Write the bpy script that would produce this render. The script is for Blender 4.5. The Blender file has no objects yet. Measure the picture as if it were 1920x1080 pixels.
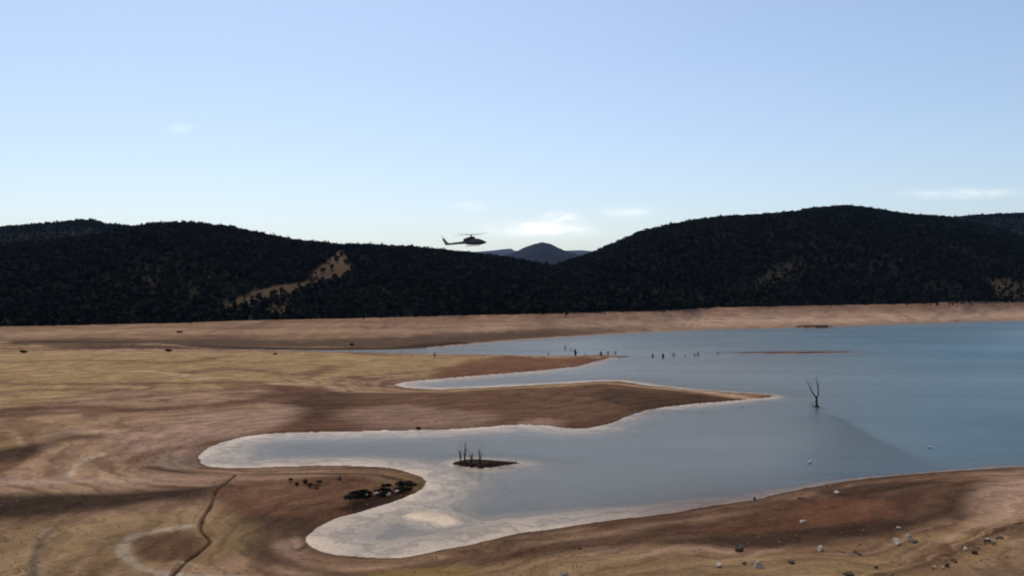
import bpy, bmesh, math, random
import numpy as np
from mathutils import Vector, Matrix

rng = np.random.default_rng(7)
random.seed(7)
scene = bpy.context.scene
COL = scene.collection

# ---------------------------------------------------------------- camera
F, CX, HY, CAMH = 1663.0, 960.0, 545.0, 20.0     # survey constants of the photograph (1920 px wide), metres
cam_d = bpy.data.cameras.new("camera")
cam = bpy.data.objects.new("camera", cam_d); COL.objects.link(cam)
cam_d.sensor_width = 36.0; cam_d.lens = F / 1920.0 * 36.0
cam_d.clip_start = 0.3; cam_d.clip_end = 60000
cam.location = (0, 0, CAMH)
cam.rotation_euler = (math.radians(90) + math.atan((HY - 540) / F), 0, 0)
scene.camera = cam

# ---------------------------------------------------------------- sky, sun, exposure
SUN_AZ, SUN_EL = math.radians(-19), math.radians(57)      # ahead and to the left
world = bpy.data.worlds.new("World"); scene.world = world; world.use_nodes = True
WN, WL = world.node_tree.nodes, world.node_tree.links
WN.clear()
w_out = WN.new("ShaderNodeOutputWorld"); w_bg = WN.new("ShaderNodeBackground")
sky = WN.new("ShaderNodeTexSky"); sky.sky_type = 'NISHITA'; sky.sun_disc = False
sky.sun_elevation = SUN_EL; sky.sun_rotation = SUN_AZ
sky.altitude = 600; sky.air_density = 1.0; sky.dust_density = 1.8; sky.ozone_density = 1.1
SKY_STRENGTH = 0.136
w_bg.inputs['Strength'].default_value = SKY_STRENGTH
WL.new(w_bg.outputs[0], w_out.inputs[0])

def wmath(op, a, b=None, c=None):
    n = WN.new("ShaderNodeMath"); n.operation = op
    for i, v in enumerate((a, b, c)):
        if v is None: continue
        if isinstance(v, (int, float)): n.inputs[i].default_value = v
        else: WL.new(v, n.inputs[i])
    return n.outputs[0]

# thin low clouds over the far hills: gaussian banks broken up by noise, fixed in the sky
tc = WN.new("ShaderNodeTexCoord"); sep = WN.new("ShaderNodeSeparateXYZ")
WL.new(tc.outputs['Generated'], sep.inputs[0])
yy = wmath('MAXIMUM', sep.outputs[1], 0.05)
cu = wmath('DIVIDE', sep.outputs[0], yy); cv = wmath('DIVIDE', sep.outputs[2], yy)
cmb = WN.new("ShaderNodeCombineXYZ"); WL.new(cu, cmb.inputs[0])
WL.new(wmath('MULTIPLY', cv, 3.0), cmb.inputs[1])
nz = WN.new("ShaderNodeTexNoise"); nz.inputs['Scale'].default_value = 26; nz.inputs['Detail'].default_value = 6
nz.inputs['Roughness'].default_value = 0.62
WL.new(cmb.outputs[0], nz.inputs['Vector'])
total = None
for (x, y, sx, sy, k) in [(1012, 430, 75, 12, 1.0), (1050, 408, 28, 9, .75), (1180, 399, 42, 8, .38), (880, 388, 26, 8, .25),
                          (1805, 363, 85, 8, .42), (335, 240, 22, 10, .14), (2500, 380, 160, 14, .5), (-700, 400, 180, 14, .5)]:
    du = wmath('DIVIDE', wmath('SUBTRACT', cu, (x - CX) / F), sx / F)
    dv = wmath('DIVIDE', wmath('SUBTRACT', cv, (HY - y) / F), sy / F)
    g = wmath('EXPONENT', wmath('MULTIPLY', wmath('ADD', wmath('MULTIPLY', du, du), wmath('MULTIPLY', dv, dv)), -1.0))
    g = wmath('MULTIPLY', g, k)
    total = g if total is None else wmath('ADD', total, g)
cl = wmath('MULTIPLY', total, wmath('MULTIPLY_ADD', nz.outputs['Fac'], 4.4, -1.2))
clc = WN.new("ShaderNodeClamp"); WL.new(cl, clc.inputs[0])
mixw = WN.new("ShaderNodeMix"); mixw.data_type = 'RGBA'
WL.new(wmath('MULTIPLY', clc.outputs[0], 0.8), mixw.inputs['Factor'])
WL.new(sky.outputs[0], mixw.inputs[6]); mixw.inputs[7].default_value = (10.5, 10.2, 9.9, 1)
WL.new(mixw.outputs[2], w_bg.inputs[0])

sun_d = bpy.data.lights.new("sun", 'SUN'); sun_d.energy = 2.2; sun_d.angle = math.radians(0.53)
sun_d.color = (1.0, 0.93, 0.82)
sun = bpy.data.objects.new("sun", sun_d); COL.objects.link(sun)
sdir = Vector((math.sin(SUN_AZ) * math.cos(SUN_EL), math.cos(SUN_AZ) * math.cos(SUN_EL), math.sin(SUN_EL)))
sun.rotation_euler = sdir.to_track_quat('Z', 'Y').to_euler()

scene.render.engine = 'CYCLES'
scene.view_settings.view_transform = 'Standard'; scene.view_settings.look = 'None'
scene.view_settings.gamma = 1; scene.view_settings.use_curve_mapping = False
scene.view_settings.exposure = 0.0
try:
    scene.cycles.filter_width = 2.0; scene.cycles.volume_bounces = 0; scene.cycles.transparent_max_bounces = 12
except Exception: pass

# ---------------------------------------------------------------- helpers
def srgb(r, g, b):
    f = lambda c: (c / 255 / 12.92) if c <= 10.3 else ((c / 255 + .055) / 1.055) ** 2.4
    return np.array([f(r), f(g), f(b)])

def gp(px, py, z=0.0):
    """point of the place seen at a photo position, at height z"""
    Y = (CAMH - z) * F / (py - HY)
    return ((px - CX) / F * Y, Y)

def lattice(ix, iy, seed):
    h = (ix.astype(np.int64) * 374761393 + iy.astype(np.int64) * 668265263 + seed * 974634777) & 0xFFFFFFFF
    h = ((h ^ (h >> 13)) * 1274126177) & 0xFFFFFFFF
    h = h ^ (h >> 16)
    return (h & 0xFFFF).astype(np.float32) / 65535.0

def vnoise(x, y, seed=0):
    ix, iy = np.floor(x), np.floor(y); fx, fy = (x - ix).astype(np.float32), (y - iy).astype(np.float32)
    fx = fx * fx * (3 - 2 * fx); fy = fy * fy * (3 - 2 * fy)
    a, b = lattice(ix, iy, seed), lattice(ix + 1, iy, seed)
    c, d = lattice(ix, iy + 1, seed), lattice(ix + 1, iy + 1, seed)
    return (a + (b - a) * fx) * (1 - fy) + (c + (d - c) * fx) * fy

def fbm(x, y, scale, octv=4, seed=0, gain=.5):
    t = 0; a = 1; s = 0; k = 1.0 / scale
    for o in range(octv):
        t = t + a * (vnoise(x * k + 17.3 * o, y * k - 9.1 * o, seed + o) - .5) * 2; s += a; a *= gain; k *= 2.03
    return t / s

def smooth(a, b, x):
    t = np.clip((x - a) / (b - a), 0, 1); return t * t * (3 - 2 * t)

def catmull(pts, n, closed=True):
    P = np.array(pts, float); N = len(P); out = []
    rngi = range(N if closed else N - 1)
    for i in rngi:
        if closed: p0, p1, p2, p3 = P[i - 1], P[i], P[(i + 1) % N], P[(i + 2) % N]
        else: p0, p1, p2, p3 = P[max(i - 1, 0)], P[i], P[i + 1], P[min(i + 2, N - 1)]
        for k in range(n):
            t = k / n
            out.append(.5 * ((2 * p1) + (-p0 + p2) * t + (2 * p0 - 5 * p1 + 4 * p2 - p3) * t * t + (-p0 + 3 * p1 - 3 * p2 + p3) * t ** 3))
    if not closed: out.append(P[-1])
    return np.array(out)

def seg_dist(x, y, P, closed=True):
    """distance of points to a polyline and (closed) inside test"""
    x = x.astype(np.float32); y = y.astype(np.float32)
    best = np.full(x.shape, 1e12, np.float32); ins = np.zeros(x.shape, bool)
    n = len(P)
    for i in range(n if closed else n - 1):
        ax, ay = P[i]; bx, by = P[(i + 1) % n]
        dx, dy = bx - ax, by - ay; L = dx * dx + dy * dy + 1e-9
        px, py = x - np.float32(ax), y - np.float32(ay)
        t = np.clip((px * np.float32(dx) + py * np.float32(dy)) * np.float32(1 / L), 0, 1)
        ex, ey = px - t * np.float32(dx), py - t * np.float32(dy)
        np.minimum(best, ex * ex + ey * ey, out=best)
        if closed and ay != by:
            c = ((ay > y) != (by > y)) & (px < (np.float32(dx / dy)) * py)
            ins ^= c
    return np.sqrt(best), ins

def grid_mesh(name, X, Y, Z, mat, cols=None, attrs=None, keep=None):
    """rows x columns sheet"""
    nr, nc = X.shape
    me = bpy.data.meshes.new(name)
    idx = np.arange(nr * nc).reshape(nr, nc)
    q = np.stack([idx[:-1, :-1], idx[:-1, 1:], idx[1:, 1:], idx[1:, :-1]], -1).reshape(-1, 4)
    co = np.stack([X, Y, Z], -1).reshape(-1, 3).astype(np.float32)
    if keep is not None:
        q = q[keep.reshape(-1)]
        used = np.unique(q); remap = np.full(nr * nc, -1); remap[used] = np.arange(len(used))
        q = remap[q]; co = co[used]
    else: used = None
    me.vertices.add(len(co)); me.vertices.foreach_set('co', co.reshape(-1))
    me.loops.add(q.size); me.loops.foreach_set('vertex_index', q.reshape(-1).astype(np.int32))
    me.polygons.add(len(q)); me.polygons.foreach_set('loop_start', np.arange(0, q.size, 4, dtype=np.int32))
    me.polygons.foreach_set('use_smooth', np.ones(len(q), bool))
    me.update(calc_edges=True)
    if cols is not None:
        a = me.color_attributes.new('soil', 'FLOAT_COLOR', 'POINT')
        c = np.ones((nr * nc, 4), np.float32); c[:, :3] = cols.reshape(-1, 3)
        if used is not None: c = c[used]
        a.data.foreach_set('color', c.reshape(-1))
    for k, v in (attrs or {}).items():
        a = me.attributes.new(k, 'FLOAT', 'POINT'); v = v.reshape(-1).astype(np.float32)
        if used is not None: v = v[used]
        a.data.foreach_set('value', v)
    me.materials.append(mat)
    o = bpy.data.objects.new(name, me); COL.objects.link(o)
    return o

def tag(o, label=None, cat=None, group=None, kind=None):
    if label: o['label'] = label
    if cat: o['category'] = cat
    if group: o['group'] = group
    if kind: o['kind'] = kind
    return o

def mesh_obj(name, verts, faces, mat, parent=None, smoothf=False):
    me = bpy.data.meshes.new(name); me.from_pydata([tuple(v) for v in verts], [], faces); me.update()
    if smoothf: me.polygons.foreach_set('use_smooth', [True] * len(me.polygons))
    if mat: me.materials.append(mat)
    o = bpy.data.objects.new(name, me); COL.objects.link(o)
    if parent: o.parent = parent
    return o

def empty(name, loc, rz=0):
    o = bpy.data.objects.new(name, None); COL.objects.link(o)
    o.location = loc; o.rotation_euler = (0, 0, rz); o.empty_display_size = .3
    return o

class MB:
    def __init__(s): s.v = []; s.f = []
    def tube(s, pts, rad, n=7, cap=True):
        pts = [Vector(p) for p in pts]; b = len(s.v)
        for i, p in enumerate(pts):
            d = (pts[min(i + 1, len(pts) - 1)] - pts[max(i - 1, 0)]).normalized()
            u = d.cross(Vector((0.31, .2, .93)));  u = u.normalized() if u.length > .05 else d.cross(Vector((1, 0, 0))).normalized()
            w = d.cross(u)
            for k in range(n):
                a = 2 * math.pi * k / n
                s.v.append(p + (u * math.cos(a) + w * math.sin(a)) * rad[i])
        for i in range(len(pts) - 1):
            for k in range(n):
                s.f.append((b + i * n + k, b + i * n + (k + 1) % n, b + (i + 1) * n + (k + 1) % n, b + (i + 1) * n + k))
        if cap:
            s.f.append(tuple(b + k for k in range(n))[::-1]); e = b + (len(pts) - 1) * n
            s.f.append(tuple(e + k for k in range(n)))
        return s
    def loft(s, secs, n=16, p=2.6):
        """sections (x, cz, half width, half height): superellipse rings along x"""
        b = len(s.v)
        for (x, cz, hw, hh) in secs:
            for k in range(n):
                a = 2 * math.pi * k / n; c, d = math.cos(a), math.sin(a)
                s.v.append(Vector((x, hw * math.copysign(abs(c) ** (2 / p), c), cz + hh * math.copysign(abs(d) ** (2 / p), d))))
        for i in range(len(secs) - 1):
            for k in range(n):
                s.f.append((b + i * n + k, b + i * n + (k + 1) % n, b + (i + 1) * n + (k + 1) % n, b + (i + 1) * n + k))
        s.f.append(tuple(b + k for k in range(n))[::-1]); e = b + (len(secs) - 1) * n
        s.f.append(tuple(e + k for k in range(n)))
        return s
    def prism(s, outline, y0, y1):
        """outline in x,z extruded in y"""
        b = len(s.v); n = len(outline)
        for yv in (y0, y1):
            for (x, z) in outline: s.v.append(Vector((x, yv, z)))
        s.f.append(tuple(b + k for k in range(n))); s.f.append(tuple(b + n + k for k in range(n))[::-1])
        for k in range(n):
            s.f.append((b + k, b + n + k, b + n + (k + 1) % n, b + (k + 1) % n))
        return s
    def build(s, name, mat, parent=None, smoothf=False): return mesh_obj(name, s.v, s.f, mat, parent, smoothf)

# ---------------------------------------------------------------- materials
def mat_new(name):
    m = bpy.data.materials.new(name); m.use_nodes = True
    nt = m.node_tree; nt.nodes.clear()
    o = nt.nodes.new("ShaderNodeOutputMaterial")
    return m, nt, o

def noise_node(nt, scale, detail=5, rough=.6, vec=None):
    n = nt.nodes.new("ShaderNodeTexNoise"); n.inputs['Scale'].default_value = scale
    n.inputs['Detail'].default_value = detail; n.inputs['Roughness'].default_value = rough
    if vec is not None: nt.links.new(vec, n.inputs['Vector'])
    return n

def ramp(nt, src, stops):
    r = nt.nodes.new("ShaderNodeValToRGB"); nt.links.new(src, r.inputs[0])
    el = r.color_ramp.elements
    while len(el) < len(stops): el.new(0.5)
    for e, (p, c) in zip(el, stops): e.position = p; e.color = (*c, 1)
    return r

def ground_material(name, bump=.5, fine=2.2, coarse=.16, strand=False):
    m, nt, out = mat_new(name)
    L = nt.links.new
    att = nt.nodes.new("ShaderNodeAttribute"); att.attribute_name = 'soil'
    geo = nt.nodes.new("ShaderNodeNewGeometry")
    n1 = noise_node(nt, fine, 8, .7, geo.outputs['Position']); n2 = noise_node(nt, coarse, 6, .62, geo.outputs['Position'])
    r1 = ramp(nt, n1.outputs['Fac'], [(.25, (.72, .70, .68)), (.75, (1.26, 1.25, 1.23))])
    r2 = ramp(nt, n2.outputs['Fac'], [(.28, (.74, .72, .70)), (.72, (1.26, 1.25, 1.20))])
    a = nt.nodes.new("ShaderNodeMix"); a.data_type = 'RGBA'; a.blend_type = 'MULTIPLY'; a.inputs[0].default_value = 1
    b = nt.nodes.new("ShaderNodeMix"); b.data_type = 'RGBA'; b.blend_type = 'MULTIPLY'; b.inputs[0].default_value = 1
    L(att.outputs['Color'], a.inputs[6]); L(r1.outputs[0], a.inputs[7]); L(a.outputs[2], b.inputs[6]); L(r2.outputs[0], b.inputs[7])
    last = b.outputs[2]
    if strand:                               # fine drift lines left at each stand of the water
        sx = nt.nodes.new("ShaderNodeSeparateXYZ"); L(geo.outputs['Position'], sx.inputs[0])
        n3 = noise_node(nt, .35, 5, .6, geo.outputs['Position'])
        def mm(op, *a):
            q = nt.nodes.new("ShaderNodeMath"); q.operation = op
            for i, v in enumerate(a):
                if isinstance(v, (int, float)): q.inputs[i].default_value = v
                else: L(v, q.inputs[i])
            return q.outputs[0]
        ph = mm('ADD', mm('MULTIPLY', sx.outputs[2], 34.0), mm('MULTIPLY', n3.outputs['Fac'], 13.0))
        ln = mm('SINE', ph); ln2 = mm('SINE', mm('MULTIPLY', ph, 2.37))
        both = mm('ADD', mm('MULTIPLY', ln, .3), mm('MULTIPLY_ADD', ln2, .2, .5))
        r3 = ramp(nt, both, [(.05, (.72, .69, .67)), (.5, (1, 1, 1)), (.95, (1.20, 1.18, 1.15))])
        c3 = nt.nodes.new("ShaderNodeMix"); c3.data_type = 'RGBA'; c3.blend_type = 'MULTIPLY'; c3.inputs[0].default_value = .85
        L(last, c3.inputs[6]); L(r3.outputs[0], c3.inputs[7]); last = c3.outputs[2]
    p = nt.nodes.new("ShaderNodeBsdfPrincipled"); L(last, p.inputs['Base Color'])
    p.inputs['Roughness'].default_value = .92
    p.inputs['Specular IOR Level'].default_value = .02
    bp = nt.nodes.new("ShaderNodeBump"); bp.inputs['Strength'].default_value = bump; bp.inputs['Distance'].default_value = .25
    L(n1.outputs['Fac'], bp.inputs['Height']); L(bp.outputs[0], p.inputs['Normal'])
    L(p.outputs[0], out.inputs[0])
    return m

def simple(name, col, rough=.7, spec=.3, var=.25, scale=6, metal=0, bump=0):
    m, nt, out = mat_new(name); L = nt.links.new
    tcn = nt.nodes.new("ShaderNodeTexCoord")
    n = noise_node(nt, scale, 6, .65, tcn.outputs['Object'])
    c = np.array(col)
    r = ramp(nt, n.outputs['Fac'], [(.3, tuple(c * (1 - var))), (.7, tuple(c * (1 + var)))])
    p = nt.nodes.new("ShaderNodeBsdfPrincipled"); L(r.outputs[0], p.inputs['Base Color'])
    p.inputs['Roughness'].default_value = rough; p.inputs['Specular IOR Level'].default_value = spec; p.inputs['Metallic'].default_value = metal
    if bump:
        bp = nt.nodes.new("ShaderNodeBump"); bp.inputs['Strength'].default_value = bump; bp.inputs['Distance'].default_value = .1
        L(n.outputs['Fac'], bp.inputs['Height']); L(bp.outputs[0], p.inputs['Normal'])
    L(p.outputs[0], out.inputs[0])
    return m

M_GROUND = ground_material("dry_lakebed", bump=.8, strand=True)
M_HILL = ground_material("hill_soil", bump=.6, fine=.5, coarse=.03)
M_LEAF = simple("dark_foliage", (.010, .013, .008), .85, .1, .45, .35)
M_LEAF2 = simple("shrub_foliage", (.018, .017, .010), .85, .1, .4, 2)
M_BARK = simple("bark", (.05, .038, .028), .9, .1, .3, 9, bump=.5)
M_DEAD = simple("weathered_dead_wood", (.045, .035, .028), .9, .1, .35, 9, bump=.5)
M_ROCK = simple("pale_stone", (.50, .42, .32), .9, .1, .35, 3.2, bump=.6)
M_ROCKD = simple("brown_stone", (.12, .09, .065), .9, .1, .35, 3.2, bump=.6)
M_HELI = simple("helicopter_paint", (.030, .022, .026), .35, .5, .08, 1.2)
M_HELI_G = simple("helicopter_tail_paint", (.16, .15, .155), .4, .5, .08, 1.2)
M_GLASS = simple("dark_canopy_glass", (.02, .025, .03), .08, .6, .05, 1)
M_BLADE = simple("rotor_blade", (.22, .22, .22), .5, .3, .1, 2)
M_BIRD = simple("white_feathers", (.62, .62, .6), .7, .2, .05, 6)
M_WEED = simple("dry_weed", (.15, .12, .065), .9, .1, .4, .6)
M_GRAVEL = simple("brown_gravel", (.22, .165, .12), .9, .1, .4, .7)
M_BILL = simple("yellow_bill", (.5, .32, .06), .6, .3, .1, 6)

# ---------------------------------------------------------------- shorelines (read off the photograph, on the water level)
FAR = [(2350, 598), (2100, 599), (1920, 601), (1800, 603), (1700, 607), (1620, 610), (1520, 613), (1400, 616), (1273, 619), (1140, 626), (1040, 632),
       (940, 639), (840, 648), (760, 654), (660, 656.2), (560, 655.8), (480, 655.0), (420, 654.6)]
NEAR = [(410, 655.4), (460, 656.8), (520, 658), (620, 660), (720, 662), (800, 664), (900, 666), (1000, 668), (1070, 667.5), (1125, 665.5), (1146, 667),
        (1138, 672), (1108, 681), (1060, 690), (1000, 696), (940, 701), (880, 706), (820, 711), (772, 715), (744, 721),
        (762, 727), (820, 730), (880, 728), (960, 724.5), (1040, 720), (1105, 716.5), (1155, 714), (1180, 718), (1215, 723), (1290, 730), (1370, 736), (1446, 741),
        (1438, 746), (1390, 750), (1320, 756), (1260, 762), (1212, 770), (1172, 782), (1138, 795), (1100, 803), (1058, 802), (1020, 797), (960, 797), (900, 801),
        (830, 805), (760, 807), (690, 808), (600, 810), (520, 813), (470, 817), (430, 826), (400, 837), (380, 849), (374, 862), (386, 874), (440, 877),
        (520, 875), (600, 873), (680, 874), (740, 879), (780, 889), (800, 901), (796, 912), (770, 928), (730, 943), (680, 957), (630, 972), (597, 988), (580, 1002),
        (575, 1016), (592, 1031), (632, 1041), (690, 1045), (760, 1043), (810, 1034), (860, 1025), (940, 1007), (1040, 991), (1150, 975), (1280, 958),
        (1400, 939), (1480, 921), (1560, 906), (1650, 894), (1750, 886), (1850, 880), (1920, 875), (2040, 868)]
wp = [gp(*p) for p in FAR] + [gp(*p) for p in NEAR] + [(140, 135), (260, 170), (430, 230), (620, 330), (760, 470)]
WATER = catmull(wp, 3)
ISLES = [  # outline, crown height
    ([(850, 868), (872, 862), (905, 862), (945, 865), (972, 868), (945, 873), (910, 877), (875, 875)], .30),
    ([(1484, 613), (1520, 611), (1562, 613.5), (1530, 615.5)], .8),
    ([(1365, 661.5), (1450, 659.5), (1545, 659), (1608, 659.5), (1560, 661.5), (1450, 662.6)], .05),
    ([(766, 966), (800, 959), (832, 966), (852, 978), (838, 984), (812, 978), (786, 972)], .03),
    ([(1140, 668), (1162, 667.5), (1185, 668.5), (1162, 670)], .10)]
ISLES = [(catmull([gp(*p) for p in o], 3), h) for o, h in ISLES]

# ---------------------------------------------------------------- columns of the valley: treeline, crest lines
def curve(tab):
    t = np.array(tab, float); return lambda px: np.interp(px, t[:, 0], t[:, 1])
treeY = curve([(-600, 620), (0, 614), (170, 610), (350, 606), (440, 602), (640, 598), (840, 593), (1000, 590), (1140, 586), (1280, 582), (1330, 577), (1400, 577), (1560, 573), (1680, 571), (1800, 570), (1920, 567), (2500, 565)])
treeZ = curve([(-600, 4.6), (0, 4.8), (350, 5.2), (640, 6.4), (1000, 8.0), (1280, 9), (1560, 10.2), (1920, 11), (2500, 11)])
shoreY = curve([(-600, 650), (180, 650), (430, 652.5), (760, 654), (840, 648), (940, 639), (1040, 632), (1140, 626), (1273, 619), (1400, 616), (1520, 613), (1620, 610), (1700, 607), (1800, 603), (1920, 601), (2350, 598), (2600, 597)])
def Yt_of(u): px = u * F + CX; return (CAMH - treeZ(px)) * F / (treeY(px) - HY)
def Ys_of(u): px = u * F + CX; return CAMH * F / (shoreY(px) - HY)

def shore_sdf(x, y):
    d, ins = seg_dist(x, y, WATER); s = np.where(ins, -d, d)
    s = s + (.50 * fbm(x, y, 4.5, 3, 81) + .16 * fbm(x, y, 1.1, 3, 83)) * np.clip(y / 110, .7, 2.2)
    isl = np.full(x.shape, -1e6, np.float32); hmax = np.zeros(x.shape, np.float32)
    for P, h in ISLES:
        cx, cy = P.mean(0); R = np.abs(P - P.mean(0)).max() + 14
        m = (np.abs(x - cx) < R) & (np.abs(y - cy) < R)
        if not m.any(): continue
        dd, ii = seg_dist(x[m], y[m], P); v = np.where(ii, dd, -dd)
        v = v + .45 * fbm(x[m], y[m], 2.2, 3, 71) * np.clip(-v + 1, .3, 1); old = isl[m]; isl[m] = np.maximum(old, v); hm = hmax[m]; hmax[m] = np.where(v > old, h, hm)
    return s, isl, hmax

GULLY = catmull([gp(x, y, 1.0) for x, y in [(440, 881), (424, 899), (405, 920), (396, 943), (383, 962), (377, 984), (388, 996), (392, 1006), (372, 1024), (348, 1044), (326, 1066), (312, 1084)]], 4, False)
SCARP = catmull([gp(x, y, 1.2) for x, y in [(1640, 1084), (1720, 1068), (1790, 1040), (1850, 1012), (1920, 985), (2000, 950)]], 3, False)
HUMP = catmull([gp(x, y) for x, y in [(1528, 762), (1580, 775), (1650, 808), (1742, 858), (1790, 880), (1560, 902), (1400, 895), (1370, 850), (1430, 800), (1490, 772)]], 2)

def ground_height(x, y):
    """bed and banks of the drained lake; returns height, shore distance"""
    u = x / np.maximum(y, 1); Ys, Yt = Ys_of(u), Yt_of(u); px = u * F + CX
    s, isl, hm = shore_sdf(x, y)
    nz1 = fbm(x, y, 26, 4, 3); nz2 = fbm(x, y * .6, 9, 4, 11); nz3 = fbm(x, y, 60, 2, 23)
    land = np.maximum(s, 0)
    k = land / (land + 7)
    zl = 1.5 * (1 - np.exp(-land / 20)) + .012 * land + k * (nz1 * .62 + nz2 * .22 + nz3 * .5)
    zl = np.maximum(zl, .05 * np.minimum(land, 1.2) + .006 * land)
    # far bank up to the old water line
    t = np.clip((y - Ys) / np.maximum(Yt - Ys, 5), 0, 1.2)
    zf = treeZ(px) * (0.62 * t ** .8 + .38 * t ** 2) + (nz1 * .5 + nz3 * .5) * np.clip(t * 3, 0, 1) * np.clip((1.05 - t) * 4, 0, 1)
    w = smooth(0, 1, np.clip((y - Ys) / 12 + .2, 0, 1))
    zl = zl * (1 - w) + np.maximum(zf, .03 * np.minimum(land, 2)) * w
    wide = np.interp(px, [300, 700, 1000, 1250, 1500], [.030, .035, .06, .11, .16])     # steepness of the drowned slope
    dep = np.minimum(-s, 200)
    dw = (dep + 1.1 * nz2 * np.clip(dep, 0, 1)) / np.interp(px, [300, 900, 1250, 1500], [1., 1., .6, .25])
    zw = -(.014 * np.minimum(dw, 4) + .30 * smooth(2.8, 11.5, dw) + .25 * wide * np.maximum(dep - 4, 0) + .0035 * dep ** 1.5)
    zw = np.maximum(zw, -6)
    z = np.where(s > 0, zl, zw)
    m = isl > -12
    z = np.where(m & (s < 0), np.maximum(z, np.where(isl > 0, hm * (1 - np.exp(-isl / .8)) + .01, isl * .10)), z)
    return z, s, isl

# ---------------------------------------------------------------- lakebed sheet
uu = np.concatenate([np.linspace(-1.6, -.72, 40)[:-1], np.linspace(-.72, .72, 1000), np.linspace(.72, 1.6, 40)[1:]])
NR = 620
Y0 = 42.0
vv = np.linspace(0, 1, NR)
Ytc = Yt_of(uu) + 6
inv = (1 / Y0) + (1 / Ytc[None, :] - 1 / Y0) * vv[:, None]
GY = 1 / inv; GX = uu[None, :] * GY
fx, fy = GX.reshape(-1), GY.reshape(-1)
gz, gs, gi = ground_height(fx, fy)

# erosion gully and rubble scarp cut into the bank
mk = (fx < -10) & (fx > -60) & (fy < 130)
gd = np.full(fx.shape, 99., np.float32); gd[mk] = seg_dist(fx[mk], fy[mk], GULLY, False)[0]
gd_n = gd + .10 * fbm(fx, fy, 1.2, 2, 5)
gz = gz - .26 * np.exp(-(gd_n / .15) ** 2) + .06 * np.exp(-((gd_n - .6) / .25) ** 2)
mk = (fx > 20) & (fy < 110)
sd = np.full(fx.shape, 99., np.float32); sd[mk] = seg_dist(fx[mk], fy[mk], SCARP, False)[0]
gz = gz + .35 * np.exp(-(sd / .9) ** 2) * (0.6 + .8 * fbm(fx, fy, 1.5, 3, 8))
mk = (fx > 20) & (fx < 95) & (fy < 170)
hd = np.full(fx.shape, -99., np.float32); d_, i_ = seg_dist(fx[mk], fy[mk], HUMP); hd[mk] = np.where(i_, d_, -d_)
hump = smooth(-.4, 3.0, hd + 1.3 * fbm(fx, fy, 9, 4, 31)) * (gs < -1) * smooth(1380, 1600, fx / fy * F + CX)
gz = np.where(hump > 0, np.maximum(gz, gz * (1 - hump) + np.maximum(gz, -.20) * hump), gz)

# --- soil colours: layered sediment, strandlines, wet mud
KHAKI, TAN, BROWN = srgb(168, 139, 98), srgb(162, 130, 102), srgb(112, 80, 62)
PINK, DARK, PALE = srgb(168, 136, 116), srgb(66, 50, 38), srgb(196, 178, 156)
REDB, SAND, SILT_GLINT = srgb(122, 82, 60), srgb(190, 158, 130), srgb(210, 190, 168)
A = 0.90                                   # measured tones -> albedo
gpx = fx / fy * F + CX
n_a = fbm(fx, fy, 30, 4, 41); n_b = fbm(fx, fy, 11, 4, 47); n_c = fbm(fx, fy, 3.5, 3, 53)
col = np.empty((len(fx), 3)); col[:] = TAN
def lay(mask, c):
    m = np.clip(mask, 0, 1)[:, None]; col[:] = col * (1 - m) + np.asarray(c)[None, :] * m
lay(smooth(-.15, .25, n_a), KHAKI * .95); lay(smooth(-.1, .35, n_b) * .7, BROWN)
# strandlines left by the falling water level
ph = gz * 9 + n_a * 5 + n_b * 1.6
lay(.55 * smooth(.2, .95, np.sin(ph * 2)) * (gs > 1), BROWN * .85); lay(.45 * smooth(.55, 1, np.sin(ph * 3.1 + 2)) * (gs > 1), PINK * 1.05)
# damp belt along the water
damp = np.exp(-np.maximum(gs, 0) / (3.2 + 2.2 * n_b)) * (gs > 0)
lay(.75 * damp, BROWN * .62)

def poly(pts, c, k=1., soft=1.2, z=1.0, nzs=.6):
    P = catmull([gp(x, y, z) for x, y in pts], 2); lo, hi = P.min(0) - soft * 3, P.max(0) + soft * 3
    m = (fx > lo[0]) & (fx < hi[0]) & (fy > lo[1]) & (fy < hi[1]); ii = np.where(m)[0]
    if not len(ii): return
    d, ins = seg_dist(fx[ii], fy[ii], P); s = np.where(ins, d, -d) + soft * nzs * n_b[ii] * 2
    w = (k * smooth(-soft, soft, s) * (gs[ii] > -.2))[:, None]
    col[ii] = col[ii] * (1 - w) + np.asarray(c)[None] * w
def stroke(pts, c, width, k=1., z=1.0, wob=.5):
    P = catmull([gp(x, y, z) for x, y in pts], 3, False); lo, hi = P.min(0) - width * 4, P.max(0) + width * 4
    m = (fx > lo[0]) & (fx < hi[0]) & (fy > lo[1]) & (fy < hi[1]); ii = np.where(m)[0]
    if not len(ii): return
    d = seg_dist(fx[ii], fy[ii], P, False)[0] + width * wob * n_c[ii]
    w = (k * np.exp(-(np.maximum(d, 0) / width) ** 2) * (gs[ii] > 0))[:, None]
    col[ii] = col[ii] * (1 - w) + np.asarray(c)[None] * w

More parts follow.
